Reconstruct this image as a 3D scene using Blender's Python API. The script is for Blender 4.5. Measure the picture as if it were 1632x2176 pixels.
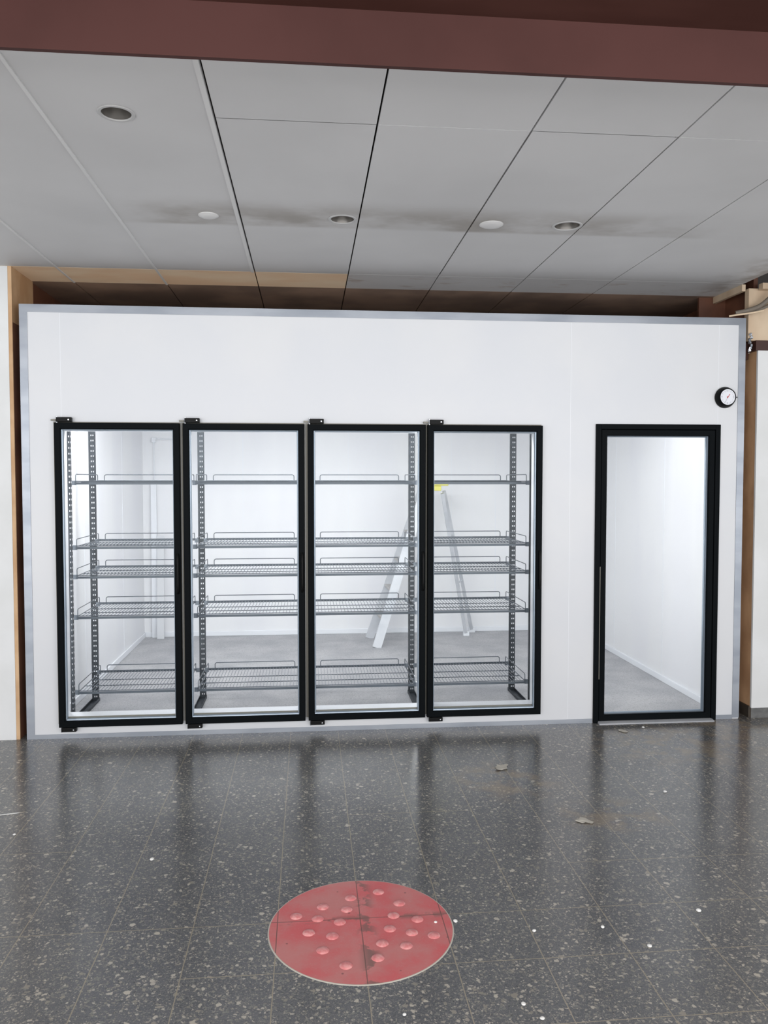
import bpy, bmesh, math, random
from mathutils import Vector, Matrix, noise
random.seed(7)
SC = bpy.context.scene
C = SC.collection
for o in list(bpy.data.objects): bpy.data.objects.remove(o)

# ---------------------------------------------------------------- camera
cam = bpy.data.cameras.new('camera'); camo = bpy.data.objects.new('camera', cam); C.objects.link(camo)
cam.sensor_fit = 'VERTICAL'; cam.sensor_height = 24.0; cam.lens = 24.0*1696.5/2176
camo.location = (1.7782, -5.1793, 1.6506)
camo.rotation_euler = (math.pi/2-0.04195, 0, -0.0944)
cam.clip_start = .05; cam.clip_end = 100
SC.camera = camo
# ---------------------------------------------------------------- light
SC.view_settings.view_transform = 'Standard'; SC.view_settings.look = 'None'
SC.view_settings.gamma = 1; SC.view_settings.use_curve_mapping = False
SC.view_settings.exposure = 0.0
w = bpy.data.worlds.new('world'); SC.world = w; w.use_nodes = True
w.node_tree.nodes['Background'].inputs[0].default_value = (.90, .94, 1.0, 1)
w.node_tree.nodes['Background'].inputs[1].default_value = 1.0

def area(name, loc, rot, sx, sy, power, col=(1, 1, 1)):
    l = bpy.data.lights.new(name, 'AREA'); l.shape = 'RECTANGLE'; l.size = sx; l.size_y = sy
    l.energy = power; l.color = col
    o = bpy.data.objects.new(name, l); C.objects.link(o); o.location = loc; o.rotation_euler = rot
    return o
PI = math.pi
area('shop_window_daylight', (2.2, -8.9, 1.5), (PI/2, 0, 0), 18.0, 2.4, 470, (1.0, .99, .985))
area('sunlit_pavement_bounce', (2.2, -7.3, .03), (PI, 0, 0), 10.0, 2.6, 330, (1.0, .985, .965))  # added fill facing up from floor level to brighten the ceiling
area('shop_ceiling_lamps', (2.2, -6.6, 2.86), (math.radians(18), 0, 0), 9.0, 1.6, 350, (1.0, .98, .96))  # added overhead fill behind the viewer to brighten the floor
# the cold room's own lamps
area('cold_room_lamp', (1.5, .55, 2.52), (0, 0, 0), 2.4, .25, 62, (1, .99, .985))
area('cold_room_lamp', (3.9, .55, 2.52), (0, 0, 0), 1.2, .25, 7, (1, .99, .985))
for x in (.15, .972, 1.762, 2.54):
    area('mullion_led', (x, .315, 1.05), (PI/2, 0, 0), .03, 1.7, 1.5, (1, .99, .985))
    area('mullion_led', (x, .30, 1.05), (-PI/2, 0, 0), .03, 1.7, 3.5, (1, .99, .985))
area('mullion_led', (3.46, .30, 1.15), (PI/2, 0, -PI/3), .04, 1.5, 6, (1, .99, .985))

# ---------------------------------------------------------------- materials
def srgb(r, g, b):
    f = lambda c: (c/255/12.92) if c/255 <= .04045 else ((c/255+.055)/1.055)**2.4
    return (f(r), f(g), f(b), 1)
def mat(name, col, rough=.5, metal=0, spec=.5):
    m = bpy.data.materials.new(name); m.use_nodes = True
    b = m.node_tree.nodes['Principled BSDF']
    b.inputs['Base Color'].default_value = col; b.inputs['Roughness'].default_value = rough
    b.inputs['Metallic'].default_value = metal; b.inputs['Specular IOR Level'].default_value = spec
    return m
class NT:
    def __init__(s, m): s.m = m; s.t = m.node_tree; s.n = s.t.nodes; s.l = s.t.links; s.b = s.n['Principled BSDF']
    def new(s, typ, **k):
        n = s.n.new(typ)
        for a, v in k.items(): setattr(n, a, v)
        return n
    def set(s, sock, v):
        if hasattr(v, 'is_linked') or hasattr(v, 'links'): s.l.new(v, sock)
        else: sock.default_value = v
    def pos(s, scale=(1, 1, 1), loc=(0, 0, 0)):
        g = s.new('ShaderNodeNewGeometry'); mp = s.new('ShaderNodeMapping')
        s.l.new(g.outputs['Position'], mp.inputs[0]); mp.inputs['Scale'].default_value = scale; mp.inputs['Location'].default_value = loc
        return mp.outputs[0]
    def noise(s, vec, scale, detail=3, rough=.5):
        n = s.new('ShaderNodeTexNoise'); s.l.new(vec, n.inputs['Vector'])
        n.inputs['Scale'].default_value = scale; n.inputs['Detail'].default_value = detail; n.inputs['Roughness'].default_value = rough
        return n
    def voro(s, vec, scale, feature='F1'):
        n = s.new('ShaderNodeTexVoronoi', feature=feature); s.l.new(vec, n.inputs['Vector']); n.inputs['Scale'].default_value = scale
        return n
    def math(s, op, a, b=0.0, c=0.0, clamp=False):
        n = s.new('ShaderNodeMath', operation=op, use_clamp=clamp)
        s.set(n.inputs[0], a); s.set(n.inputs[1], b)
        if len(n.inputs) > 2: s.set(n.inputs[2], c)
        return n.outputs[0]
    def ramp(s, v, a, b, lo=0.0, hi=1.0):
        n = s.new('ShaderNodeMapRange', interpolation_type='SMOOTHSTEP'); s.set(n.inputs[0], v)
        for i, x in enumerate((a, b, lo, hi)): n.inputs[i+1].default_value = x
        return n.outputs[0]
    def mix(s, f, a, b):
        n = s.new('ShaderNodeMix', data_type='RGBA'); s.set(n.inputs[0], f); s.set(n.inputs[6], a); s.set(n.inputs[7], b)
        return n.outputs[2]
    def bump(s, h, strength, dist=.002):
        n = s.new('ShaderNodeBump'); s.set(n.inputs['Height'], h); n.inputs['Strength'].default_value = strength; n.inputs['Distance'].default_value = dist
        s.l.new(n.outputs[0], s.b.inputs['Normal'])

JX, JP = 1.965, .3075          # tile joint phase and pitch
def joint_mask(t, red=False):
    """thin joints between the floor tiles: long joints every .3075 m, a few cross joints"""
    g = t.new('ShaderNodeNewGeometry'); sp = t.new('ShaderNodeSeparateXYZ'); t.l.new(g.outputs['Position'], sp.inputs[0])
    wob = t.noise(g.outputs['Position'], 6.0, 2).outputs[0]
    x = t.math('ADD', sp.outputs[0], t.math('MULTIPLY', t.math('SUBTRACT', wob, .5), .004)); y = t.math('ADD', sp.outputs[1], t.math('MULTIPLY', t.math('SUBTRACT', wob, .5), .006))
    u = t.math('DIVIDE', t.math('SUBTRACT', x, JX), JP)
    fr = t.math('ABSOLUTE', t.math('SUBTRACT', u, t.math('ROUND', u)))
    m = t.math('LESS_THAN', fr, .0019/JP)
    def cross(y0, x0, x1, w=.0019):
        a = t.math('LESS_THAN', t.math('ABSOLUTE', t.math('SUBTRACT', y, y0)), w)
        a = t.math('MULTIPLY', a, t.math('GREATER_THAN', x, x0)); return t.math('MULTIPLY', a, t.math('LESS_THAN', x, x1))
    for c in [(-2.255, -6, 9), (-2.56, 1.35, 9), (-2.888, 1.965, 9), (-1.90, 2.88, 9), (-1.325, 1.965, 2.58), (-3.2, -6, 9), (-3.5, -6, 9), (-1.6, -2, .74)][:(1 if red else None)]:
        m = t.math('MAXIMUM', m, cross(*c))
    return m, g.outputs['Position']

def terrazzo():
    m = mat('terrazzo', (0.05, .05, .05, 1)); t = NT(m)
    jm, P = joint_mask(t)
    warp = t.noise(P, 55, 2)
    v = t.new('ShaderNodeVectorMath', operation='MULTIPLY_ADD'); t.l.new(warp.outputs['Color'], v.inputs[0]); v.inputs[1].default_value = (.022, .022, 0); t.l.new(P, v.inputs[2])
    V = v.outputs[0]
    base = t.mix(t.ramp(t.noise(P, 2.2, 4).outputs[0], .3, .7), srgb(78, 80, 85), srgb(94, 96, 99))
    base = t.mix(t.ramp(t.noise(P, 240, 3, .7).outputs[0], .45, .68, 0, .65), base, srgb(128, 128, 124))
    fl = t.noise(V, 75, 4, .62); fl.inputs['Distortion'].default_value = 1.13
    base = t.mix(t.ramp(fl.outputs[0], .55, .63, 0, .75), base, srgb(134, 133, 127))
    base = t.mix(t.ramp(t.noise(P, 95, 2, .6).outputs[0], .55, .72, 0, .5), base, srgb(30, 33, 38))
    def chips(scale, keep, rad, soft):
        vo = t.voro(V, scale); sc = t.new('ShaderNodeSeparateColor'); t.l.new(vo.outputs['Color'], sc.inputs[0])
        k = t.math('LESS_THAN', sc.outputs[0], keep)
        r = t.math('MULTIPLY_ADD', sc.outputs[1], rad*.75, rad*.25)
        d = t.math('SUBTRACT', r, vo.outputs['Distance'])
        return t.math('MULTIPLY', k, t.ramp(d, 0, soft)), sc.outputs[2]
    for scale, keep, rad, a in ((150, .5, .55, .6), (88, .42, .52, .8), (48, .34, .46, .95), (30, .16, .40, 1.0)):
        mk, rc = chips(scale, keep, rad, .07)
        col = t.mix(rc, srgb(136, 131, 122), srgb(186, 179, 166))
        base = t.mix(t.math('MULTIPLY', mk, a), base, col)
    # worn, rusty dirt patches to the right
    sp = t.new('ShaderNodeSeparateXYZ'); t.l.new(P, sp.inputs[0])
    def blob(cx, cy, rx, ry):
        a = t.math('DIVIDE', t.math('SUBTRACT', sp.outputs[0], cx), rx); b = t.math('DIVIDE', t.math('SUBTRACT', sp.outputs[1], cy), ry)
        d = t.math('ADD', t.math('MULTIPLY', a, a), t.math('MULTIPLY', b, b))
        return t.ramp(d, 1.0, 0.0)
    nz = t.ramp(t.noise(P, 7, 5, .65).outputs[0], .42, .62)
    st = t.math('MULTIPLY', nz, t.math('MAXIMUM', blob(4.1, -.45, .75, .5), t.math('MAXIMUM', t.math('MAXIMUM', blob(2.85, -.95, .35, .35), blob(3.25, -1.45, .35, .25)), blob(4.6, -.1, .5, .35))))
    base = t.mix(t.math('MULTIPLY', st, .6), base, srgb(142, 126, 104))
    base = t.mix(t.math('MULTIPLY', jm, .95), base, srgb(152, 143, 126))
    t.l.new(base, t.b.inputs['Base Color'])
    rg = t.ramp(t.noise(P, 1.6, 2, .5).outputs[0], .3, .75, .19, .245)
    t.l.new(rg, t.b.inputs['Roughness'])
    t.bump(t.math('SUBTRACT', 1.0, jm), .15, .0006)
    return m
M = {}
M['terrazzo'] = terrazzo(); M['terrazzo'].node_tree.nodes['Principled BSDF'].inputs['Specular IOR Level'].default_value = .72

def noisy(name, c1, c2, scale=3, rough=.6, metal=0, lo=.35, hi=.65, stretch=(1, 1, 1), bump=0, detail=4, spec=.5):
    m = mat(name, c1, rough, metal, spec); t = NT(m); p = t.pos(stretch)
    n = t.noise(p, scale, detail).outputs[0]
    t.l.new(t.mix(t.ramp(n, lo, hi), c1, c2), t.b.inputs['Base Color'])
    if bump: t.bump(n, bump)
    return m
M['white_panel'] = noisy('white_panel', srgb(220, 222, 225), srgb(215, 218, 223), 1.2, .38)
M['inner_panel'] = noisy('inner_panel', srgb(240, 241, 243), srgb(235, 236, 240), 1.1, .35, stretch=(2, 2, .4))
M['white_trim'] = mat('white_trim', srgb(236, 239, 244), .3)
M['white_plaster'] = noisy('white_plaster', srgb(228, 230, 231), srgb(221, 223, 223), 2.5, .75)
M['aluminium'] = noisy('aluminium', srgb(160, 165, 173), srgb(142, 148, 157), 2.0, .42, .85, stretch=(1, 1, 3))
M['bright_aluminium'] = noisy('bright_aluminium', srgb(216, 219, 224), srgb(200, 204, 210), 5, .38, .35)
M['black_metal'] = mat('black_metal', srgb(11, 15, 18), .55, .0, .06)
M['black_plastic'] = mat('black_plastic', srgb(8, 9, 10), .45, 0, .15)
M['grey_flange'] = mat('grey_flange', srgb(128, 126, 118), .5, .3)
M['spacer'] = mat('spacer', srgb(140, 152, 165), .3, .5)
M['chrome'] = mat('chrome', srgb(200, 203, 208), .2, 1)
M['post_steel'] = noisy('post_steel', srgb(60, 66, 72), srgb(46, 51, 57), 30, .5, .15)
M['wire_steel'] = mat('wire_steel', srgb(112, 119, 127), .38, .4)
M['bar_steel'] = mat('bar_steel', srgb(88, 95, 103), .4, .35)
M['cold_floor'] = None
def cold_floor():
    m = mat('cold_room_floor', srgb(180, 181, 184), .55); t = NT(m); p = t.pos()
    c = t.mix(t.ramp(t.noise(p, 3.0, 4).outputs[0], .3, .7), srgb(168, 169, 173), srgb(190, 190, 192))
    c = t.mix(t.ramp(t.noise(p, 130, 2, .7).outputs[0], .5, .62, 0, .55), c, srgb(128, 129, 133))
    t.l.new(c, t.b.inputs['Base Color']); return m
M['cold_floor'] = cold_floor()
def ceiling_white():
    m = mat('ceiling_white', srgb(205, 206, 208), .6); t = NT(m); p = t.pos()
    sp = t.new('ShaderNodeSeparateXYZ'); t.l.new(p, sp.inputs[0])
    base = t.mix(t.ramp(t.noise(p, 1.3, 3).outputs[0], .3, .7), srgb(214, 214, 215), srgb(206, 206, 207))
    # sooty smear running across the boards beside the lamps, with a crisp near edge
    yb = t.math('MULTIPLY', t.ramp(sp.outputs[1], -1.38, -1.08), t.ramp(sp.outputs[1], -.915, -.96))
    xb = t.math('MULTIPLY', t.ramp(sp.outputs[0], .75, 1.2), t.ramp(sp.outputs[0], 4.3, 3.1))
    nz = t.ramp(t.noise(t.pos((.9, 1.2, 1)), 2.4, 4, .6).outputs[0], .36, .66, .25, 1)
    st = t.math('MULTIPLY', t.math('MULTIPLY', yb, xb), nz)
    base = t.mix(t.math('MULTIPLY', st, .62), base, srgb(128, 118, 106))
    # stained end strip
    e = t.math('MULTIPLY', t.ramp(sp.outputs[1], -.12, .12), t.ramp(t.noise(t.pos((1, 2.5, 1)), 4.2, 5, .65).outputs[0], .55, .72))
    base = t.mix(t.math('MULTIPLY', e, .4), base, srgb(150, 118, 90))
    c = t.math('MULTIPLY', t.ramp(sp.outputs[0], 4.35, 4.7), t.ramp(t.noise(t.pos((1, 1, 1)), 5, 4).outputs[0], .4, .6))
    base = t.mix(t.math('MULTIPLY', c, .5), base, srgb(110, 92, 74))
    t.l.new(base, t.b.inputs['Base Color']); return m
M['ceiling_white'] = ceiling_white()
M['ceiling_tan'] = noisy('ceiling_tan', srgb(255, 232, 202), srgb(250, 218, 184), 3.5, .65, stretch=(.6, 1.5, 1))
M['ceiling_dark'] = noisy('ceiling_dark', srgb(172, 146, 128), srgb(134, 114, 102), 2.2, .45)
M['void'] = mat('void', srgb(70, 62, 55), .9)
M['brown_paint'] = noisy('brown_paint', srgb(72, 44, 41), srgb(65, 39, 36), 2, .6, spec=.2)
M['dark_brown'] = noisy('dark_brown', srgb(74, 46, 40), srgb(62, 36, 30), 3, .35, stretch=(.5, 2, 2))
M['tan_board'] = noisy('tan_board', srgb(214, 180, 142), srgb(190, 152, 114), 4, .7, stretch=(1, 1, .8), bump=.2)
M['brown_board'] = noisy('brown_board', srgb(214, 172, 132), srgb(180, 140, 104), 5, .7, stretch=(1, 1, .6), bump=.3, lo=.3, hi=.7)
M['pale_ply'] = noisy('pale_ply', srgb(216, 196, 170), srgb(196, 172, 145), 4, .7, stretch=(1, 1, .5))
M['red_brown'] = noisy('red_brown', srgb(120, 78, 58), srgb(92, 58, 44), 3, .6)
M['skirting_dark'] = noisy('skirting_dark', srgb(74, 66, 56), srgb(56, 50, 44), 8, .55)
M['skirting_grey'] = noisy('skirting_grey', srgb(112, 113, 112), srgb(96, 97, 97), 30, .5)
M['cable_grey'] = mat('cable_grey', srgb(118, 110, 100), .6)
M['cable_cream'] = mat('cable_cream', srgb(222, 200, 172), .6)
M['foil'] = mat('foil', srgb(210, 214, 220), .25, .9)
M['lamp_ring'] = mat('lamp_ring', srgb(190, 190, 190), .45)
M['cover'] = mat('cover', srgb(222, 222, 222), .5)
M['lamp_bowl'] = mat('lamp_bowl', srgb(125, 122, 118), .3, .6)
M['dial'] = mat('dial', srgb(232, 235, 242), .4)
M['ink'] = mat('ink', srgb(70, 78, 92), .5)
M['red_hand'] = mat('red_hand', srgb(200, 50, 52), .5)
M['yellow'] = mat('yellow', srgb(232, 226, 120), .5)
M['step_grey'] = noisy('step_grey', srgb(196, 196, 196), srgb(176, 172, 168), 60, .6, .2)
M['crumb'] = mat('crumb', srgb(235, 235, 232), .7)
M['scrap'] = mat('scrap', srgb(188, 184, 174), .8)
def red_paint():
    m = mat('red_paint', srgb(190, 70, 76), .5); t = NT(m); jm, P = joint_mask(t, True)
    c = t.mix(t.ramp(t.noise(P, 5, 5, .6).outputs[0], .35, .65), srgb(210, 98, 102), srgb(202, 128, 126))
    c = t.mix(t.ramp(t.noise(P, 120, 3, .7).outputs[0], .56, .7, 0, .45), c, srgb(206, 140, 138))
    sp = t.new('ShaderNodeSeparateXYZ'); t.l.new(P, sp.inputs[0])
    dx = t.math('ABSOLUTE', t.math('SUBTRACT', sp.outputs[0], JX+.02)); dy = t.math('ABSOLUTE', t.math('SUBTRACT', sp.outputs[1], -2.255))
    near = t.math('MAXIMUM', t.ramp(dx, .05, .0), t.math('MULTIPLY', t.ramp(dy, .03, .0), .8))
    wear = t.math('MULTIPLY', near, t.ramp(t.noise(P, 11, 4, .6).outputs[0], .5, .56))
    c = t.mix(t.math('MULTIPLY', wear, .75), c, srgb(112, 92, 86))
    vo = t.voro(P, 26); sc = t.new('ShaderNodeSeparateColor'); t.l.new(vo.outputs['Color'], sc.inputs[0])
    sp2 = t.math('MULTIPLY', t.math('LESS_THAN', sc.outputs[0], .12), t.ramp(vo.outputs['Distance'], .16, .08))
    c = t.mix(t.math('MULTIPLY', sp2, .6), c, srgb(80, 44, 44))
    c = t.mix(t.math('MULTIPLY', jm, .8), c, srgb(104, 76, 70))
    t.l.new(c, t.b.inputs['Base Color']); return m
M['red_paint'] = red_paint()
def stud_mat():
    m = mat('worn_stud', srgb(220, 150, 148), .45); t = NT(m); P = t.pos()
    t.l.new(t.mix(t.ramp(t.noise(P, 60, 2).outputs[0], .35, .7), srgb(212, 124, 126), srgb(224, 160, 158)), t.b.inputs['Base Color']); return m
M['stud'] = stud_mat()
def glass():
    m = bpy.data.materials.new('glass'); m.use_nodes = True; n = m.node_tree.nodes; l = m.node_tree.links
    n.remove(n['Principled BSDF']); o = n['Material Output']
    tr = n.new('ShaderNodeBsdfTransparent'); tr.inputs[0].default_value = (.975, .985, .985, 1)
    gl = n.new('ShaderNodeBsdfGlossy'); gl.inputs['Roughness'].default_value = .13
    f = n.new('ShaderNodeFresnel'); f.inputs[0].default_value = 1.13
    mx = n.new('ShaderNodeMixShader'); l.new(f.outputs[0], mx.inputs[0]); l.new(tr.outputs[0], mx.inputs[1]); l.new(gl.outputs[0], mx.inputs[2]); l.new(mx.outputs[0], o.inputs[0])
    return m
M['glass'] = glass()

# ---------------------------------------------------------------- mesh helpers
class MB:
    def __init__(s): s.bm = bmesh.new(); s.mi = 0
    def face(s, vs):
        try: f = s.bm.faces.new(vs); f.material_index = s.mi; return f
        except ValueError: return None
    def box(s, x0, x1, y0, y1, z0, z1):
        v = [s.bm.verts.new(p) for p in ((x0, y0, z0), (x1, y0, z0), (x1, y1, z0), (x0, y1, z0), (x0, y0, z1), (x1, y0, z1), (x1, y1, z1), (x0, y1, z1))]
        for q in ((0, 3, 2, 1), (4, 5, 6, 7), (0, 1, 5, 4), (1, 2, 6, 5), (2, 3, 7, 6), (3, 0, 4, 7)): s.face([v[i] for i in q])
        return s
    def bar(s, a, b, w, d, up=(0, 1, 0)):
        """rectangular bar from a to b, w across, d along 'up'"""
        a, b = Vector(a), Vector(b); t = (b-a).normalized(); u = Vector(up); u = (u-t*u.dot(t)).normalized(); r = t.cross(u)
        v = [s.bm.verts.new(p+r*i*w/2+u*j*d/2) for p in (a, b) for i, j in ((-1, -1), (1, -1), (1, 1), (-1, 1))]
        for q in ((3, 2, 1, 0), (4, 5, 6, 7), (0, 1, 5, 4), (1, 2, 6, 5), (2, 3, 7, 6), (3, 0, 4, 7)): s.face([v[i] for i in q])
        return s
    def tube(s, pts, r, n=6):
        pts = [Vector(p) for p in pts]; rings = []
        t0 = (pts[1]-pts[0]).normalized(); u = t0.orthogonal().normalized()
        for i, p in enumerate(pts):
            t = (pts[min(i+1, len(pts)-1)]-pts[max(i-1, 0)]).normalized()
            u = (u-t*u.dot(t)).normalized(); q = t.cross(u)
            rings.append([s.bm.verts.new(p+(u*math.cos(2*PI*k/n)+q*math.sin(2*PI*k/n))*r) for k in range(n)])
        for a, b in zip(rings, rings[1:]):
            for k in range(n): s.face((a[k], a[(k+1) % n], b[(k+1) % n], b[k]))
        s.face(rings[0][::-1]); s.face(rings[-1]); return s
    def loop(s, x0, x1, z0, z1, prof):
        """closed profile [(inset, y)] swept round a rectangle with mitred corners"""
        rs = []
        for u, y in prof: rs.append([s.bm.verts.new(p) for p in ((x0+u, y, z0+u), (x1-u, y, z0+u), (x1-u, y, z1-u), (x0+u, y, z1-u))])
        for i in range(len(rs)):
            a, b = rs[i], rs[(i+1) % len(rs)]
            for k in range(4): s.face((a[k], a[(k+1) % 4], b[(k+1) % 4], b[k]))
        return s
    def lathe(s, prof, cx, cy, cz, n=40, axis='z', cap=True):
        """prof [(r, h)]; axis z: h along z, axis y: h along y"""
        rings = []
        for r, h in prof:
            R = []
            for k in range(n):
                a = 2*PI*k/n; c, q = math.cos(a)*r, math.sin(a)*r
                R.append(s.bm.verts.new((cx+c, cy+q, cz+h) if axis == 'z' else (cx+c, cy+h, cz+q)))
            rings.append(R)
        for a, b in zip(rings, rings[1:]):
            for k in range(n): s.face((a[k], a[(k+1) % n], b[(k+1) % n], b[k]))
        if cap: s.face(rings[0][::-1]); s.face(rings[-1])
        return s
    def build(s, name, m, parent=None, smooth=False, bevel=0, loc=None):
        bmesh.ops.recalc_face_normals(s.bm, faces=s.bm.faces)
        me = bpy.data.meshes.new(name); s.bm.to_mesh(me); s.bm.free()
        for x in (m if isinstance(m, (list, tuple)) else [m]): me.materials.append(x)
        if smooth:
            for p in me.polygons: p.use_smooth = True
            try: me.set_sharp_from_angle(angle=math.radians(38))
            except Exception: pass
        o = bpy.data.objects.new(name, me); C.objects.link(o)
        if parent: o.parent = parent
        if loc: o.location = loc
        if bevel:
            b = o.modifiers.new('bevel', 'BEVEL'); b.width = bevel; b.segments = 2; b.limit_method = 'ANGLE'
        return o
def tag(o, label=None, cat=None, group=None, kind=None):
    if label: o['label'] = label
    if cat: o['category'] = cat
    if group: o['group'] = group
    if kind: o['kind'] = kind
    return o
def struct(o, label=None, cat=None): return tag(o, label, cat, None, 'structure')
def empty(name, loc, label, cat, group=None):
    o = bpy.data.objects.new(name, None); C.objects.link(o); o.location = loc; o.empty_display_size = .1
    return tag(o, label, cat, group)
def copy_tree(o, parent=None):
    c = o.copy(); C.objects.link(c)
    if parent: c.parent = parent
    for ch in list(o.children): copy_tree(ch, c)
    return c

# ================================================================= THE SHELL
ZC = 2.96; W = 4.72; H = 2.73
b = MB(); b.box(-6, 10, -10, 3.6, -.12, 0); struct(b.build('floor', M['terrazzo']), 'dark grey terrazzo tile floor with pale chips', 'floor')

# ceiling boards, gaps between them, real holes where the downlights sit
holes = [(1.0976, -2.18, .058), (1.955, -1.084, .064), (3.12, -1.089, .070)]
xs = [-6, -3.6, -2.96, -2.33, -1.56, -.97, -.37, .228, .835, 1.445, 2.038, 2.622, 3.2, 3.79, 4.70]
b = MB(); G = .0036; TH = .012
def hole_panel(b, x0, x1, y0, y1, cx, cy, r, z):
    cor = [(x0, y0), (x1, y0), (x1, y1), (x0, y1)]
    angs = sorted([(2*PI*k/36) for k in range(36)] + [math.atan2(q[1]-cy, q[0]-cx) % (2*PI) for q in cor])
    for zz in (z, z+TH):
        inn, out = [], []
        for a in angs:
            c, s_ = math.cos(a), math.sin(a)
            tx = ((x1-cx)/c if c > 1e-9 else (x0-cx)/c if c < -1e-9 else 1e9); ty = ((y1-cy)/s_ if s_ > 1e-9 else (y0-cy)/s_ if s_ < -1e-9 else 1e9)
            t = min(tx, ty)
            inn.append(b.bm.verts.new((cx+c*r, cy+s_*r, zz))); out.append(b.bm.verts.new((cx+c*t, cy+s_*t, zz)))
        n = len(angs)
        for k in range(n): b.face((inn[k], inn[(k+1) % n], out[(k+1) % n], out[k]))
for i in range(len(xs)-1):
    x0, x1 = xs[i]+G, xs[i+1]-(G if i < len(xs)-2 else 0)
    cuts = [-2.897, -2.176, -.002, .381, 1.0, 3.4] if x1 > 1.5 else [-2.897, -.002, .381, 1.0, 3.4]
    if x1 < -.06: cuts = cuts[:-3]
    for y0, y1 in zip(cuts, cuts[1:]):
        b.mi = 0 if y1 < .2 or (y1 < .5 and x1 > 2.05) else (1 if y1 < .5 else 2)
        gy = .0016 if y0 < 0 else .001
        if b.mi == 2 and y0 < .39: gy = 0
        h = [q for q in holes if x0 < q[0] < x1 and y0 < q[1] < y1]
        if h: hole_panel(b, x0, x1, y0+gy, y1-gy, *h[0], ZC)
        else: b.box(x0, x1 if x1 < 4.6 or y0 < .3 else 4.80, y0+gy, y1-gy, ZC, ZC+TH)
struct(b.build('ceiling', [M['ceiling_white'], M['ceiling_tan'], M['ceiling_dark']]), 'grey white ceiling boards with narrow gaps and a tan and dark brown end', 'ceiling')
b = MB(); b.box(-6, 10, -2.90, 3.6, ZC+.16, ZC+.2); struct(b.build('ceiling_backing', M['void']), 'dark void above the ceiling boards', 'ceiling')
# pale cover strips beside three gaps
for i, (x, w_) in enumerate([(.229, .011), (.834, .013), (1.431, .018)]):
    b = MB(); b.box(x-w_/2, x+w_/2, -2.895, (.381 if i < 2 else -.004), ZC-.005, ZC+.001)
    struct(b.build('trim_%d' % (i+1), M['cover']), 'pale cover strip along a ceiling gap', 'trim')
# brown fascia and the dark ceiling in front of it
b = MB(); b.box(-6, 10, -2.914, -2.898, 2.80, 3.1); struct(b.build('trim_4', M['brown_paint']), 'reddish brown painted fascia board across the ceiling', 'trim')
b = MB(); b.box(-6, 10, -10, -2.914, 2.949, 3.02); struct(b.build('ceiling_front', M['dark_brown']), 'dark brown ceiling nearest the viewer', 'ceiling')

# plaster walls either side of the niche
b = MB(); b.box(-6, -.066, 0, .10, 0, ZC); struct(b.build('wall_left', M['white_plaster']), 'white plaster wall at the left edge', 'wall')
b = MB(); b.box(-.066, -.044, .004, .014, 0, ZC); b.mi = 1; b.box(-.064, -.045, .014, .40, 0, 2.62); b.mi = 0; b.box(-.064, -.045, .014, .40, 2.62, ZC)  # red brown lower side: shade put into the colour of the tan board
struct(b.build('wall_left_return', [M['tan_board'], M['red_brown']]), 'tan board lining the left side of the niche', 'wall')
b = MB(); b.box(-.080, -.058, .40, 3.4, 0, ZC); struct(b.build('wall_niche_left', M['red_brown']), 'brown niche wall behind the tan board', 'wall')
b = MB(); b.box(4.808, 10, -.006, .012, .072, 2.515); struct(b.build('wall_right', M['white_plaster']), 'white board wall at the right edge', 'wall')
b = MB(); b.box(4.812, 10, .002, .012, .0, .071); struct(b.build('baseboard_front', M['skirting_grey']), 'grey strip under the right white wall', 'baseboard')
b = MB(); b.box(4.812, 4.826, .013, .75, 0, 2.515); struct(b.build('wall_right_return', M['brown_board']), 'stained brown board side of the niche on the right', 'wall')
b = MB(); b.box(4.799, 4.811, .013, .75, 0, .078); struct(b.build('baseboard_right', M['skirting_dark']), 'dark brown skirting at the foot of the brown board', 'baseboard')
b = MB(); b.box(4.79, 10, -.01, .10, 2.515, 2.582); b.box(4.74, 4.80, .10, .75, 2.47, 2.582); struct(b.build('trim_5', M['dark_brown']), 'dark brown rail above the right white wall', 'trim')
b = MB(); b.box(4.738, 10, .0, .05, 2.582, ZC-.03); struct(b.build('wall_upper_right', M['pale_ply']), 'pale plywood panel above the brown rail', 'wall')
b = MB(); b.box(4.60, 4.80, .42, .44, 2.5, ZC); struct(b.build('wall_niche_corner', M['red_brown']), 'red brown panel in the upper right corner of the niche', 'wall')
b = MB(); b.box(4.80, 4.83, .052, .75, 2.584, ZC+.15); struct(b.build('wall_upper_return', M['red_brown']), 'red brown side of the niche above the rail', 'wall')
b = MB(); b.box(4.80, 4.83, .75, 3.4, 0, ZC); struct(b.build('wall_niche_right', M['red_brown']), 'brown niche wall', 'wall')
b = MB(); b.box(-.08, 4.83, 3.4, 3.45, 0, ZC+.2); struct(b.build('wall_niche_back', M['red_brown']), 'back wall of the niche', 'wall')

# ================================================================= COLD ROOM SHELL
OP = [(.205, .936), (1.008, 1.722), (1.798, 2.518), (2.578, 3.309)]; OZ = (.108, 1.962)
RD = (3.712, 4.522, 1.985)
WT = .12
b = MB()
xe = [.002] + [v for q in OP for v in q] + [RD[0], RD[1], W-.002]
b.box(.002, W-.002, 0, WT, RD[2], H-.002)                    # head
b.box(.002, RD[0], 0, WT, OZ[1], RD[2]); b.box(.002, RD[0], 0, WT, 0, OZ[0])
for a, c in ((.002, OP[0][0]), (OP[0][1], OP[1][0]), (OP[1][1], OP[2][0]), (OP[2][1], OP[3][0]), (OP[3][1], RD[0])): b.box(a, c, 0, WT, OZ[0], OZ[1])
b.box(RD[1], W-.002, 0, WT, 0, RD[2])
bmesh.ops.remove_doubles(b.bm, verts=b.bm.verts, dist=1e-5)
struct(b.build('wall_front', M['white_panel']), 'white insulated panel front of the cold room', 'wall')
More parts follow.
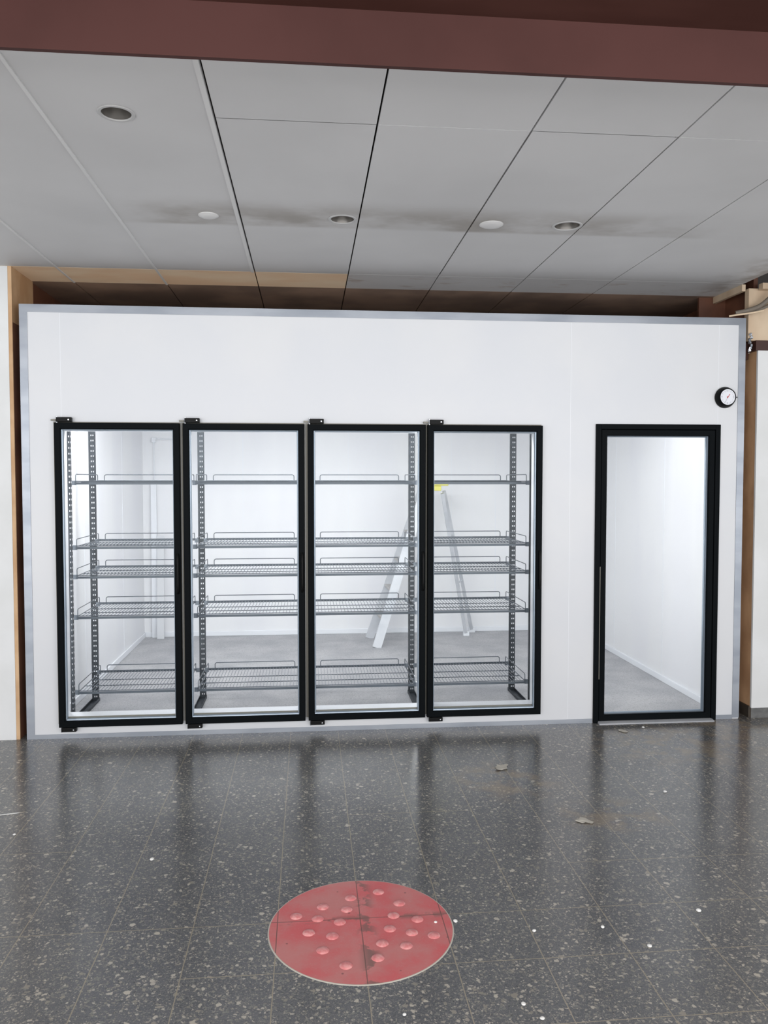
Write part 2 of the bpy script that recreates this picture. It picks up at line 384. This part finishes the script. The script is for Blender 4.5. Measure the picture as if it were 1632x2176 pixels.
# panel joints
for i, x in enumerate((.242, 3.512, 4.533)):
    b = MB(); zb = 2.03 if i == 0 else (.03 if i == 1 else 2.016); b.box(x-.0012, x+.0012, -.0008, .002, zb, 2.68); struct(b.build('trim_%d' % (6+i), M['white_trim']), 'fine joint between white panels', 'trim')
b = MB(); b.box(.0, .08, WT, 3.33, 0, H); struct(b.build('wall_cold_left', M['inner_panel']), 'inner left wall of the cold room', 'wall')
b = MB(); b.box(4.64, W, WT, 3.33, 0, H); struct(b.build('wall_cold_right', M['inner_panel']), 'inner right wall of the cold room', 'wall')
b = MB(); b.box(.08, 4.64, 3.25, 3.33, 0, H); struct(b.build('wall_cold_back', M['inner_panel']), 'inner back wall of the cold room', 'wall')
b = MB(); b.box(.08, 4.64, WT, 3.25, 2.56, H); struct(b.build('ceiling_cold_room', M['inner_panel']), 'white ceiling of the cold room', 'ceiling')
b = MB(); b.box(.08, 4.64, .005, 3.25, 0, .004); struct(b.build('floor_cold_room', M['cold_floor']), 'speckled pale grey floor of the cold room', 'floor')
k = 10
for x0, x1, y0, y1 in ((.08, .094, WT, 3.25), (4.626, 4.64, WT, 3.25), (.094, 4.626, 3.236, 3.25)):
    b = MB(); b.box(x0, x1, y0, y1, .004, .055); struct(b.build('baseboard_%s' % ('cold_left', 'cold_right', 'cold_back')[k-10], M['white_trim'], bevel=.004), 'white cove skirting inside the cold room', 'baseboard'); k += 1
# inner wall joints: slim raised cover seams
n = 9
for wl, vals in (('l', (1.07, 2.33)), ('r', (1.03, 2.05)), ('b', (1.1, 2.2, 3.3, 3.78))):
    for v in vals:
        b = MB()
        if wl == 'l': b.box(.08, .0815, v-.004, v+.004, .055, 2.56)
        elif wl == 'r': b.box(4.6385, 4.64, v-.004, v+.004, .055, 2.56)
        else: b.box(v-.003, v+.003, 3.249, 3.25, .055, 2.56)
        struct(b.build('trim_%d' % n, M['white_trim']), 'panel joint inside the cold room', 'trim'); n += 1
# jamb liners of the four display openings
for i, (a, c) in enumerate(OP):
    b = MB(); b.loop(a-.02, c+.02, OZ[0]-.02, OZ[1]+.02, [(.0, WT+.001), (.0, .19), (.026, .19), (.026, .001), (.0205, .001), (.0205, WT+.001)])
    struct(b.build('trim_%d' % n, M['white_trim']), 'white lining of a display door opening', 'trim'); n += 1

# aluminium angle round the front
T = .048
b = MB()
def mitre(b, pts, y0=-.004, y1=.0):
    v = [b.bm.verts.new((x, y, z)) for y in (y0, y1) for x, z in pts]; m_ = len(pts)
    b.face(v[:m_][::-1]); b.face(v[m_:])
    for k in range(m_): b.face((v[k], v[(k+1) % m_], v[m_+(k+1) % m_], v[m_+k]))
mitre(b, [(0, H), (W, H), (W-T, H-T), (T, H-T)]); b.box(0, W, 0, .06, H-.002, H+.001)
struct(b.build('trim_%d' % n, M['aluminium']), 'aluminium angle along the top of the cold room', 'trim'); n += 1
b = MB(); mitre(b, [(0, 0), (0, H), (T, H-T), (T, 0)]); b.box(-.001, .002, 0, .06, 0, H)
struct(b.build('trim_%d' % n, M['aluminium']), 'aluminium angle up the left edge of the cold room', 'trim'); n += 1
b = MB(); mitre(b, [(W, 0.008), (W, H), (W-T, H-T), (W-T, .008)]); b.box(W-.002, W+.001, 0, .06, .008, H)
struct(b.build('trim_%d' % n, M['aluminium']), 'aluminium angle up the right edge of the cold room', 'trim'); n += 1
b = MB(); b.box(T, RD[0]-.03, -.004, 0, 0, .028); b.box(RD[1]+.03, W-T, -.004, 0, 0, .028)
struct(b.build('trim_%d' % n, M['aluminium']), 'low aluminium skirting strip along the cold room front', 'trim'); n += 1

# ================================================================= GLASS WALK-IN DOOR
d = empty('door_1', ((3.685+4.55)/2, 0, 0), 'black framed clear glass walk-in door right of the four display doors', 'door'); d['kind'] = 'structure'
ox = -(3.685+4.55)/2
b = MB()
fx0, fx1, fz = 3.685+ox, 4.548+ox, 2.013
for (x0, x1, z0, z1) in ((fx0, fx0+.034, 0, fz), (fx1-.034, fx1, 0, fz), (fx0+.034, fx1-.034, fz-.034, fz)): b.box(x0, x1, -.018, WT, z0, z1)
b.build('door_frame', M['black_metal'], d, bevel=.002)
lx0, lx1, lz0, lz1 = fx0+.037, fx1-.037, .014, fz-.037
b = MB(); b.loop(lx0, lx1, lz0, lz1, [(0, .035), (0, -.012), (.003, -.015), (.036, -.015), (.040, -.010), (.040, .035)])
leaf = b.build('door_leaf', M['black_metal'], d)
b = MB(); b.loop(lx0+.040, lx1-.040, lz0+.040, lz1-.040, [(0, .034), (0, .004), (.003, .002), (.006, .006), (.004, .012), (.008, .018), (.004, .026), (.008, .034)]); b.build('gasket', M['spacer'], leaf)
b = MB(); b.box(lx0+.036, lx1-.036, .008, .014, lz0+.036, lz1-.036); b.build('glass_pane', M['glass'], leaf)
b = MB(); b.tube([(lx0-.002, -.017, .30), (lx0-.002, -.017, 1.06)], .003, 8); b.build('hinge_rod', M['grey_flange'], leaf)
b = MB(); b.loop(fx0+.034, fx1-.034, -.1, fz-.034, [(0, .05), (.012, .05), (.012, .112), (0, .112)]); 
for v in b.bm.verts:
    if v.co.z < .0: v.co.z = .005
b.build('jamb_trim', M['bright_aluminium'], d)
# threshold
b = MB(); v = [(-.055, .0), (-.05, .006), (-.012, .012), (.09, .013), (.09, .0)]
vs = [[b.bm.verts.new((x, y, z)) for y, z in v] for x in (fx0+.03, fx1-.028)]
for k in range(5): b.face((vs[0][k], vs[0][(k+1) % 5], vs[1][(k+1) % 5], vs[1][k]))
b.face(vs[0]); b.face(vs[1][::-1]); b.build('threshold', M['bright_aluminium'], d)

# ================================================================= DISPLAY DOORS
DW, DZ0, DZ1 = .762, .083, 1.997
def make_door():
    d = empty('display_door', (0, 0, DZ0), 'x', 'door', 'glass display doors across the cold room front')
    h = DZ1-DZ0
    b = MB(); b.loop(-.014, DW+.002, .012, h+.008, [(0, -.0005), (0, -.008), (.045, -.008), (.045, -.0005)]); b.build('flange', M['grey_flange'], d)  # flat grey strip showing past the door's left and top edges
    b = MB(); b.loop(0, DW, 0, h, [(0, -.010), (0, -.047), (.003, -.050), (.034, -.050), (.040, -.045), (.040, -.010)])
    b.mi = 0
    fr = b.build('door_frame', M['black_metal'], d)
    b = MB(); b.loop(.040, DW-.040, .040, h-.040, [(0, -.012), (0, -.030), (.006, -.028), (.009, -.012)]); b.build('spacer', M['spacer'], fr)
    b = MB(); b.box(.037, DW-.037, -.032, -.026, .037, h-.037); b.build('glass_pane', M['glass'], d)
    for s in (1, 0):
        b = MB(); z0, z1 = ((h+.004, h+.034) if s else (-.030, -.003))
        b.box(.012, .104, -.046, -.014, z0, z1)
        b.box(.016, .040, -.030, 0, z0, z1)
        o = b.build('hinge_bracket', M['black_plastic'], d, bevel=.003)
        b = MB(); b.tube([(.088, -.048, (z0+z1)/2), (.088, -.045, (z0+z1)/2)], .004, 10)
        b.tube([(.014, -.030, z0-.004), (.014, -.030, z1+.004)], .006, 10); b.build('hinge_screw', M['chrome'], o, smooth=True)
    b = MB(); b.bar((-.010, -.016, h+.012), (-.010, -.016, h+.022), .03, .02); b.build('hinge_pin', M['grey_flange'], d)
    # flat black pull on the free edge
    b = MB(); pts = [(DW-.018, -.049, .84), (DW-.016, -.058, .855), (DW-.016, -.062, .90), (DW-.016, -.062, 1.03), (DW-.016, -.058, 1.075), (DW-.018, -.049, 1.09)]
    b.tube(pts, .0085, 10); b.build('handle', M['black_plastic'], d, smooth=True)
    return d
d0 = make_door()
dl = ['leftmost tall black framed glass display door, inner left wall showing through it',
      'second glass display door from the left, shelving but no ladder behind it',
      'third glass display door from the left, silver ladder foot showing through it',
      'rightmost of the four glass display doors, yellow ladder top showing through it']
for i, x in enumerate((.210, .992, 1.774, 2.549)):
    o = d0 if i == 0 else copy_tree(d0)
    o.location = (x, 0, DZ0); o['label'] = dl[i]

# ================================================================= SHELVING
PX = [.206, .987, 1.770, 2.558, 3.343]; YR, YF = .83, .262
def perforated(b, x0, x1, y, z0, z1, pitch, cols, hw, hh, axis='x'):
    """flat strip with real rectangular holes; cols = hole centres across"""
    us = sorted([x0, x1] + [c-hw/2 for c in cols] + [c+hw/2 for c in cols])
    zs = [z0]; z = z0+pitch
    hz = []
    while z < z1-hh: zs += [z-hh/2, z+hh/2]; hz.append(z); z += pitch
    zs.append(z1)
    P = {}
    def V(i, j):
        if (i, j) not in P:
            P[i, j] = b.bm.verts.new((us[i], y, zs[j]) if axis == 'x' else (y, us[i], zs[j]))
        return P[i, j]
    for i in range(len(us)-1):
        for j in range(len(zs)-1):
            if i % 2 == 1 and j % 2 == 1: continue
            b.face((V(i, j), V(i+1, j), V(i+1, j+1), V(i, j+1)))
def make_upright():
    u = empty('shelf_upright', (0, YR, .004), 'x', 'shelf upright', 'perforated uprights carrying the shelves')
    b = MB(); perforated(b, -.023, .023, 0, 0, 2.36, .0377, (-.0035, .0105), .0075, .011)
    b.box(-.023, -.021, 0, .022, 0, 2.36); b.box(.021, .023, 0, .022, 0, 2.36); b.build('rear_post', M['post_steel'], u)
    yf = YF-YR
    b = MB(); perforated(b, -.010, .010, yf-.012, 0, 2.1, .0377, (.002,), .007, .011); perforated(b, yf-.012, yf+.014, .010, 0, 2.1, .0377, (yf+.001,), .009, .013, 'y')
    b.box(-.010, -.008, yf-.012, yf+.014, 0, 2.1); b.build('front_post', M['post_steel'], u)
    b = MB(); b.box(-.026, .026, yf-.02, .03, 0, .004); b.box(-.026, -.022, yf-.02, .03, 0, .022); b.box(.022, .026, yf-.02, .03, 0, .022); b.build('foot_channel', M['post_steel'], u)
    b = MB(); b.box(-.012, .012, yf, .0, 2.05, 2.08); b.build('top_tie', M['post_steel'], u)
    return u
u0 = make_upright()
ul = ['perforated steel upright nearest the inner left wall, behind the first display door',
      'perforated steel upright at the left side of the second display door',
      'perforated steel upright mostly behind the black frames where the second and third display doors meet',
      'perforated steel upright at the right side of the third display door',
      'perforated steel upright at the right side of the fourth display door']
for i, x in enumerate(PX):
    o = u0 if i == 0 else copy_tree(u0)
    o.location.x = x; o['label'] = ul[i]
    for ch in o.children:
        if ch.name.startswith('front_post'): ch.location.x = (.004, 0, 0, 0, -.020)[i]

def arc(c, a, r, e1, e2, n=4):
    return [Vector(c)+(Vector(e1)*math.cos(t)+Vector(e2)*math.sin(t))*r for t in [a+(PI/2)*k/n for k in range(n+1)]]
def make_shelf():
    s = empty('wire_shelf', (0, 0, 0), 'x', 'shelf', 'wire shelves behind the display doors')
    L, yb, yf = .700, .800, .250
    b = MB(); nw = 31
    for k in range(nw):
        x = .012+(L-.024)*k/(nw-1); b.bar((x, yf+.004, .0045), (x, yb, .0045), .0028, .0028, (0, 0, 1))
    b.build('wire_deck', M['wire_steel'], s)
    b = MB()
    for y, z in ((.40, 0), (.56, 0)): b.tube([(0, y, z), (L, y, z)], .0032, 6)
    b.build('cross_wires', M['bar_steel'], s)
    b = MB(); b.box(0, L, yb-.002, yb+.004, -.006, .010)
    b.build('rear_rail', M['bar_steel'], s)
    b = MB(); b.box(0, L, yf-.003, yf+.003, -.017, -.002); b.tube([(0, yf, .004), (L, yf, .004)], .003, 6)
    b.build('front_rail', M['bar_steel'], s)
    h, r = .05, .014
    b = MB(); x0, x1 = .055, L-.055
    pts = [(x0, yb, 0)] + [(x0+r-r*math.cos(t), yb, h-r+r*math.sin(t)) for t in [PI/2*k/4 for k in range(5)]] + [(x1-r+r*math.sin(t), yb, h-r+r*math.cos(t)) for t in [PI/2*k/4 for k in range(5)]] + [(x1, yb, 0)]
    b.tube(pts, .003, 6); b.build('rear_guard', M['bar_steel'], s, smooth=True)
    for x in (.006, L-.006):
        b = MB(); pts = [(x, yf, -.014)] + [(x, yf+r-r*math.cos(t), h-r+r*math.sin(t)) for t in [PI/2*k/4 for k in range(5)]] + [(x, yb+.005-r+r*math.sin(t), h-r+r*math.cos(t)) for t in [PI/2*k/4 for k in range(5)]] + [(x, yb+.005, -.004)]
        b.tube(pts, .0028, 6); b.tube([(x, yf, .002), (x, yb, .002)], .0028, 6); b.build('side_guard', M['bar_steel'], s, smooth=True)
        sx = -1 if x < .1 else 1
        for y, s2 in ((YF+.0, 1), (YR-.012, 0)):
            b = MB(); b.box(min(x, x+sx*.027), max(x, x+sx*.027), y-.006, y+.006, -.022, .008); b.build('support_clip', M['wire_steel'], s)
    return s
s0 = make_shelf()
bay = ['behind the first display door', 'behind the second display door', 'behind the third display door', 'behind the fourth display door']
lev = [('topmost wire shelf', 1.628), ('second wire shelf from the top', 1.200), ('middle wire shelf', 1.005), ('fourth wire shelf from the top', .735), ('lowest wire shelf', .232)]
first = True
for i in range(4):
    for nm, z in lev:
        o = s0 if first else copy_tree(s0); first = False
        o.location = (PX[i]+(.040 if i < 3 else .033), 0, z); o['label'] = '%s with guard rails, %s' % (nm, bay[i])

# ================================================================= STEP LADDER
L0 = empty('step_ladder', (2.95, 2.85, .004), 'folding aluminium step ladder with yellow top standing inside the cold room', 'ladder')
o_ = Vector((2.95, 2.85, .004))
def Lp(x, y, z): return Vector((x, y, z+.004))-o_
top_n, top_f = (2.925, 2.60, 1.56), (2.94, 2.86, 1.56)
fn, ff = (2.435, 2.50, 0), (2.40, 2.97, 0)
for a, bb in ((fn, top_n), (ff, top_f)):
    b = MB(); A, B_ = Lp(*a), Lp(*bb); t = (B_-A).normalized()
    b.bar(A, B_, .085, .004, (0, 1, 0)); off = t.cross(Vector((0, 1, 0))).normalized()*.041
    b.bar(A+off+Vector((0, .012, 0)), B_+off+Vector((0, .012, 0)), .004, .026, (0, 1, 0)); b.bar(A-off+Vector((0, .012, 0)), B_-off+Vector((0, .012, 0)), .004, .026, (0, 1, 0))
    b.build('front_rail', M['bright_aluminium'], L0)
rn, rf = (3.42, 3.02, 0), (3.52, 3.20, 0)
for a, bb in ((rn, (3.10, 2.64, 1.50)), (rf, (3.15, 2.84, 1.52))):
    b = MB(); b.bar(Lp(*a), Lp(*bb), .034, .022, (0, 1, 0)); b.build('rear_rail', M['bright_aluminium'], L0)
    b = MB(); p = Lp(*a); b.box(p.x-.03, p.x+.03, p.y-.018, p.y+.018, p.z, p.z+.05); b.build('foot', M['white_trim'], L0)
for k in range(1, 6):
    f = k/5.6; p = Vector(fn).lerp(Vector(top_n), f); q = Vector(ff).lerp(Vector(top_f), f)
    b = MB(); P_, Q_ = Lp(*p), Lp(*q)
    b.bar(P_+Vector((0, .004, 0)), Q_-Vector((0, .002, 0)), .085, .022, (0, 0, 1)); b.build('step', M['step_grey'], L0, bevel=.002)
b = MB(); P_ = Lp(2.98, 2.73, 1.575)
b.box(P_.x-.06, P_.x+.17, P_.y-.16, P_.y+.16, P_.z, P_.z+.045); b.box(P_.x, P_.x+.10, P_.y-.15, P_.y+.15, P_.z-.05, P_.z); b.build('top_cap', M['yellow'], L0, bevel=.008)
for f, a, c in ((.38, rn, rf), (.7, rn, rf)):
    p = Vector(a).lerp(Vector((3.10, 2.64, 1.50)), f); q = Vector(c).lerp(Vector((3.15, 2.84, 1.52)), f)
    b = MB(); b.bar(Lp(*p), Lp(*q), .02, .006, (0, 0, 1)); b.build('brace', M['bright_aluminium'], L0)

# things in the back left corner
b = MB(); b.box(.165, .222, 3.20, 3.236, .004, 1.62); tag(b.build('pipe_duct', M['white_trim'], bevel=.003), 'white vertical pipe duct in the back left corner of the cold room', 'duct')
b = MB(); b.bar((.262, 3.14, .004), (.262, 3.20, 1.06), .072, .022, (0, 1, 0)); tag(b.build('white_board', M['white_panel'], bevel=.002), 'narrow white board leaning in the back left corner', 'board')
t = empty('wall_conduit', (.20, 3.236, 2.0), 'thin white conduit with junction box high in the back left corner', 'conduit')
b = MB(); b.box(-.02, .02, -.03, .014, .02, .07); b.build('junction_box', M['white_trim'], t, bevel=.004)
b = MB(); b.tube([(0, -.012, .02), (0, -.012, -.36)], .006, 8); b.tube([(.02, -.012, .056), (.36, -.012, .056)], .006, 8); b.build('conduit_pipe', M['white_trim'], t, smooth=True)

# ================================================================= DIAL THERMOMETER
t = empty('dial_thermometer', (4.578, 0, 2.196), 'round black dial thermometer with white face on the upper right of the white front', 'thermometer')
b = MB(); b.lathe([(.064, -.0005), (.071, -.004), (.071, -.012), (.059, -.044), (.055, -.048), (.053, -.048), (.052, -.044)], 0, 0, 0, 48, 'y', False); b.build('housing', M['black_plastic'], t, smooth=True)
b = MB(); b.lathe([(.0525, -.044), (.0525, -.042)], 0, 0, 0, 48, 'y'); dial = b.build('dial_face', M['dial'], t)
b = MB()
for k in range(24):
    a = 2*PI*k/24; r0, r1 = (.037, .045) if k % 2 == 0 else (.040, .044)
    b.bar((math.sin(a)*r0, -.0445, math.cos(a)*r0), (math.sin(a)*r1, -.0445, math.cos(a)*r1), .0012 if k % 6 else .0028, .0006)
b.build('scale_marks', M['ink'], dial)
b = MB(); b.bar((-.003, -.046, -.008), (.014, -.046, .020), .0034, .0008); b.bar((-.002, -.046, -.006), (-.002, -.046, .004), .006, .0008); b.build('needle', M['red_hand'], dial)
b = MB(); b.bar((.001, -.0452, 0), (-.018, -.0452, -.036), .0008, .0006); b.build('thin_pointer', M['ink'], dial)
b = MB(); b.tube([(.066, -.020, -.002), (.080, -.020, .002)], .004, 8); b.build('side_knob', M['chrome'], t, smooth=True)

# ================================================================= DOWNLIGHTS
dlab = ['recessed round downlight in the nearest left ceiling board', 'dark recessed downlight near the middle of the ceiling', 'dark recessed downlight at the right, beside a white cover disc']
for i, (x, y, r) in enumerate(holes):
    t = empty('downlight', (x, y, ZC), dlab[i], 'ceiling light', 'recessed ceiling downlights')
    b = MB(); b.lathe([(r-.006, .0), (r-.003, -.004), (r+.006, -.004), (r+.009, -.0005)], 0, 0, 0, 40, 'z', False); b.build('trim_ring', M['lamp_ring'], t, smooth=True)
    b = MB(); b.lathe([(r-.004, -.001), (r-.008, .02), (r-.014, .05), (r-.03, .085), (.012, .10)], 0, 0, 0, 40, 'z', False); b.build('reflector', M['lamp_bowl'], t, smooth=True)
    b = MB(); b.lathe([(.004, .045), (.014, .05), (.02, .062), (.016, .085), (.012, .10)], 0, 0, 0, 20); b.build('bulb', M['lamp_ring'], t, smooth=True)
for (x, y, r, lb) in ((1.2885, -1.085, .050, 'small white cover disc on the ceiling left of the middle downlight'), (2.722, -1.076, .062, 'white cover disc on the ceiling between the two dark downlights')):
    b = MB(); b.lathe([(r, -.0005), (r, -.004), (r-.012, -.010), (r*.6, -.013), (.01, -.014)], 0, 0, 0, 40); tag(b.build('ceiling_cover', M['cover'], smooth=True, loc=(x, y, ZC)), lb, 'cover plate', 'white ceiling cover discs')

# ================================================================= UPPER RIGHT CORNER CLUTTER
b = MB(); b.box(4.70, 4.725, .02, .41, 2.915, 2.96); tag(b.build('wood_batten', M['pale_ply']), 'short pale wood batten along the ceiling edge in the right corner', 'batten')
b = MB(); b.box(4.80, 4.95, -.06, -.012, 2.915, 2.955); tag(b.build('wood_offcut', M['pale_ply']), 'splintered pale offcut above the plywood panel at right', 'wood offcut')
def cable(name, pts, r, m, label, flat=1.0):
    P = [Vector(p) for p in pts]; out = []
    for i in range(len(P)-1):
        p0, p1, p2, p3 = P[max(i-1, 0)], P[i], P[i+1], P[min(i+2, len(P)-1)]
        for k in range(8):
            s = k/8; out.append(.5*((2*p1)+(-p0+p2)*s+(2*p0-5*p1+4*p2-p3)*s*s+(-p0+3*p1-3*p2+p3)*s**3))
    out.append(P[-1]); b = MB(); b.tube(out, r, 10); return tag(b.build(name, m, smooth=True), label, 'cable')
cable('grey_cable', [(4.63, -.03, 2.757), (4.69, -.05, 2.768), (4.78, -.06, 2.80), (4.85, -.08, 2.86), (4.93, -.09, 2.93)], .015, M['cable_grey'], 'thick grey cable curving up to the right above the cold room corner')
cable('grey_cable', [(4.70, -.03, 2.752), (4.80, -.04, 2.785), (4.90, -.04, 2.83), (5.05, -.03, 2.90)], .010, M['cable_grey'], 'thinner grey cable running below the thick one in the right corner')
cable('cream_cable', [(4.585, -.03, 2.736), (4.64, -.07, 2.740), (4.71, -.09, 2.748), (4.79, -.09, 2.765)], .006, M['cable_cream'], 'cream cable end sagging under the grey cables')
b = MB()
for k in range(7):
    z = 2.62-.018*k; dx = .008*math.sin(k*1.9)
    bb = bmesh.ops.create_icosphere(b.bm, subdivisions=1, radius=.013)['verts']
    for v in bb: v.co = Vector((v.co.x*.8, v.co.y, v.co.z))+Vector((4.748+dx, -.012, z))+Vector((random.uniform(-.003, .003), random.uniform(-.003, .003), random.uniform(-.003, .003)))
tag(b.build('foil_scrap', M['foil']), 'crumpled silver foil hanging at the top right edge of the cold room', 'foil')

# ================================================================= FLOOR MARKING AND DEBRIS
cx, cy, R_ = 1.965, -2.312, .337
t = empty('floor_marking', (cx, cy, 0), 'large round red studded marking on the terrazzo floor', 'floor marking')
b = MB(); b.lathe([(R_+.002, .0), (R_, .002), (.01, .002)], 0, 0, 0, 96); b.build('red_disc', M['red_paint'], t)
b = MB(); b.lathe([(R_+.004, .0), (R_+.003, .0012), (R_, .0022), (R_-.001, .0021)], 0, 0, 0, 96, 'z', False); b.build('disc_edge', M['scrap'], t)
STUD_XY = [(2.05, -2.072, 0.023), (1.937, -2.108, 0.023), (1.827, -2.163, 0.023), (1.917, -2.189, 0.023), (1.726, -2.22, 0.023), (1.807, -2.244, 0.023), (1.888, -2.274, 0.023), (2.123, -2.164, 0.023), (2.092, -2.248, 0.023), (2.178, -2.282, 0.023), (2.069, -2.335, 0.023), (2.146, -2.367, 0.023), (2.223, -2.392, 0.023), (1.773, -2.334, 0.023), (1.858, -2.363, 0.023), (2.033, -2.424, 0.023), (2.116, -2.446, 0.023), (1.822, -2.447, 0.023), (2.01, -2.508, 0.023), (1.899, -2.541, 0.023)]
for x, y, r in STUD_XY:
    b = MB(); b.lathe([(r, .0), (r*.93, .0022), (r*.7, .005), (r*.35, .0068), (.001, .0072)], 0, 0, 0, 24, 'z'); b.build('stud', M['stud'], t, smooth=True, loc=(x-cx, y-cy, .002))
def crumb(x, y, r, label, m='crumb', name='plaster_crumb', flat=.6, cat='crumb', group='white crumbs scattered on the floor', elong=1.0, rot=0):
    b = MB(); vs = bmesh.ops.create_icosphere(b.bm, subdivisions=2, radius=r)['verts']
    for v in vs:
        n_ = 1+(.35 if group else 1.5)*noise.noise(v.co*(90 if group else 60)+Vector((x*7, y*5, 0)))
        p = v.co*n_; p.x *= elong; p.z *= flat; c, s = math.cos(rot), math.sin(rot); v.co = Vector((p.x*c-p.y*s, p.x*s+p.y*c, p.z))
    zm = min(v.co.z for v in vs)
    return tag(b.build(name, M[m], loc=(x, y, -zm+.0002)), label, cat, group)
CR = [(0.416, -1.404, 0.007, 'white crumb near the left edge, below the thin white sliver'), (1.098, -1.711, 0.009, 'white crumb on dark terrazzo well left of the red marking'), (3.64, -1.201, 0.009, 'white crumb lying in front of the walk-in glass door'), (2.316, -2.312, 0.008, 'white crumb just off the right edge of the red marking'), (2.242, -2.309, 0.006, 'tiny white crumb on the red marking near its right edge'), (2.591, -2.4, 0.007, 'white crumb right of the red marking, just below a cross joint'), (2.848, -2.4, 0.007, 'white crumb beside the long tile joint right of the marking'), (2.97, -2.53, 0.008, 'white crumb just above the second cross joint at right'), (3.253, -2.326, 0.009, 'white crumb near the far right edge, between two cross joints'), (2.443, -2.794, 0.008, 'white crumb near the bottom, right of the marking, above its neighbour'), (2.482, -2.866, 0.008, 'white crumb closest to the bottom edge, right of centre'), (2.066, -2.807, 0.006, 'small white crumb at the bottom, below the red marking'), (3.98, -0.142, 0.009, 'white crumb close to the walk-in door threshold')]
for x, y, r, lb in CR: crumb(x, y, r, lb)
SCR = [(0.296, -1.164, 0.007, 5, 0.25, 'crumb', 'thin white sliver lying near the left edge of the floor'), (2.87, -0.772, 0.028, 1.5, 0.9, 'scrap', 'torn pale scrap on the floor in front of the fourth display door'), (3.093, -1.504, 0.026, 1.3, -0.9, 'scrap', 'pale scrap near a brown stain, in front of the walk-in door'), (3.814, -0.196, 0.018, 1.4, -0.8, 'scrap', 'small brownish scrap near the threshold of the walk-in door')]
for x, y, r, el, rot, m, lb in SCR: crumb(x, y, r, lb, m, 'paper_scrap', .12, 'scrap', None, el, rot)
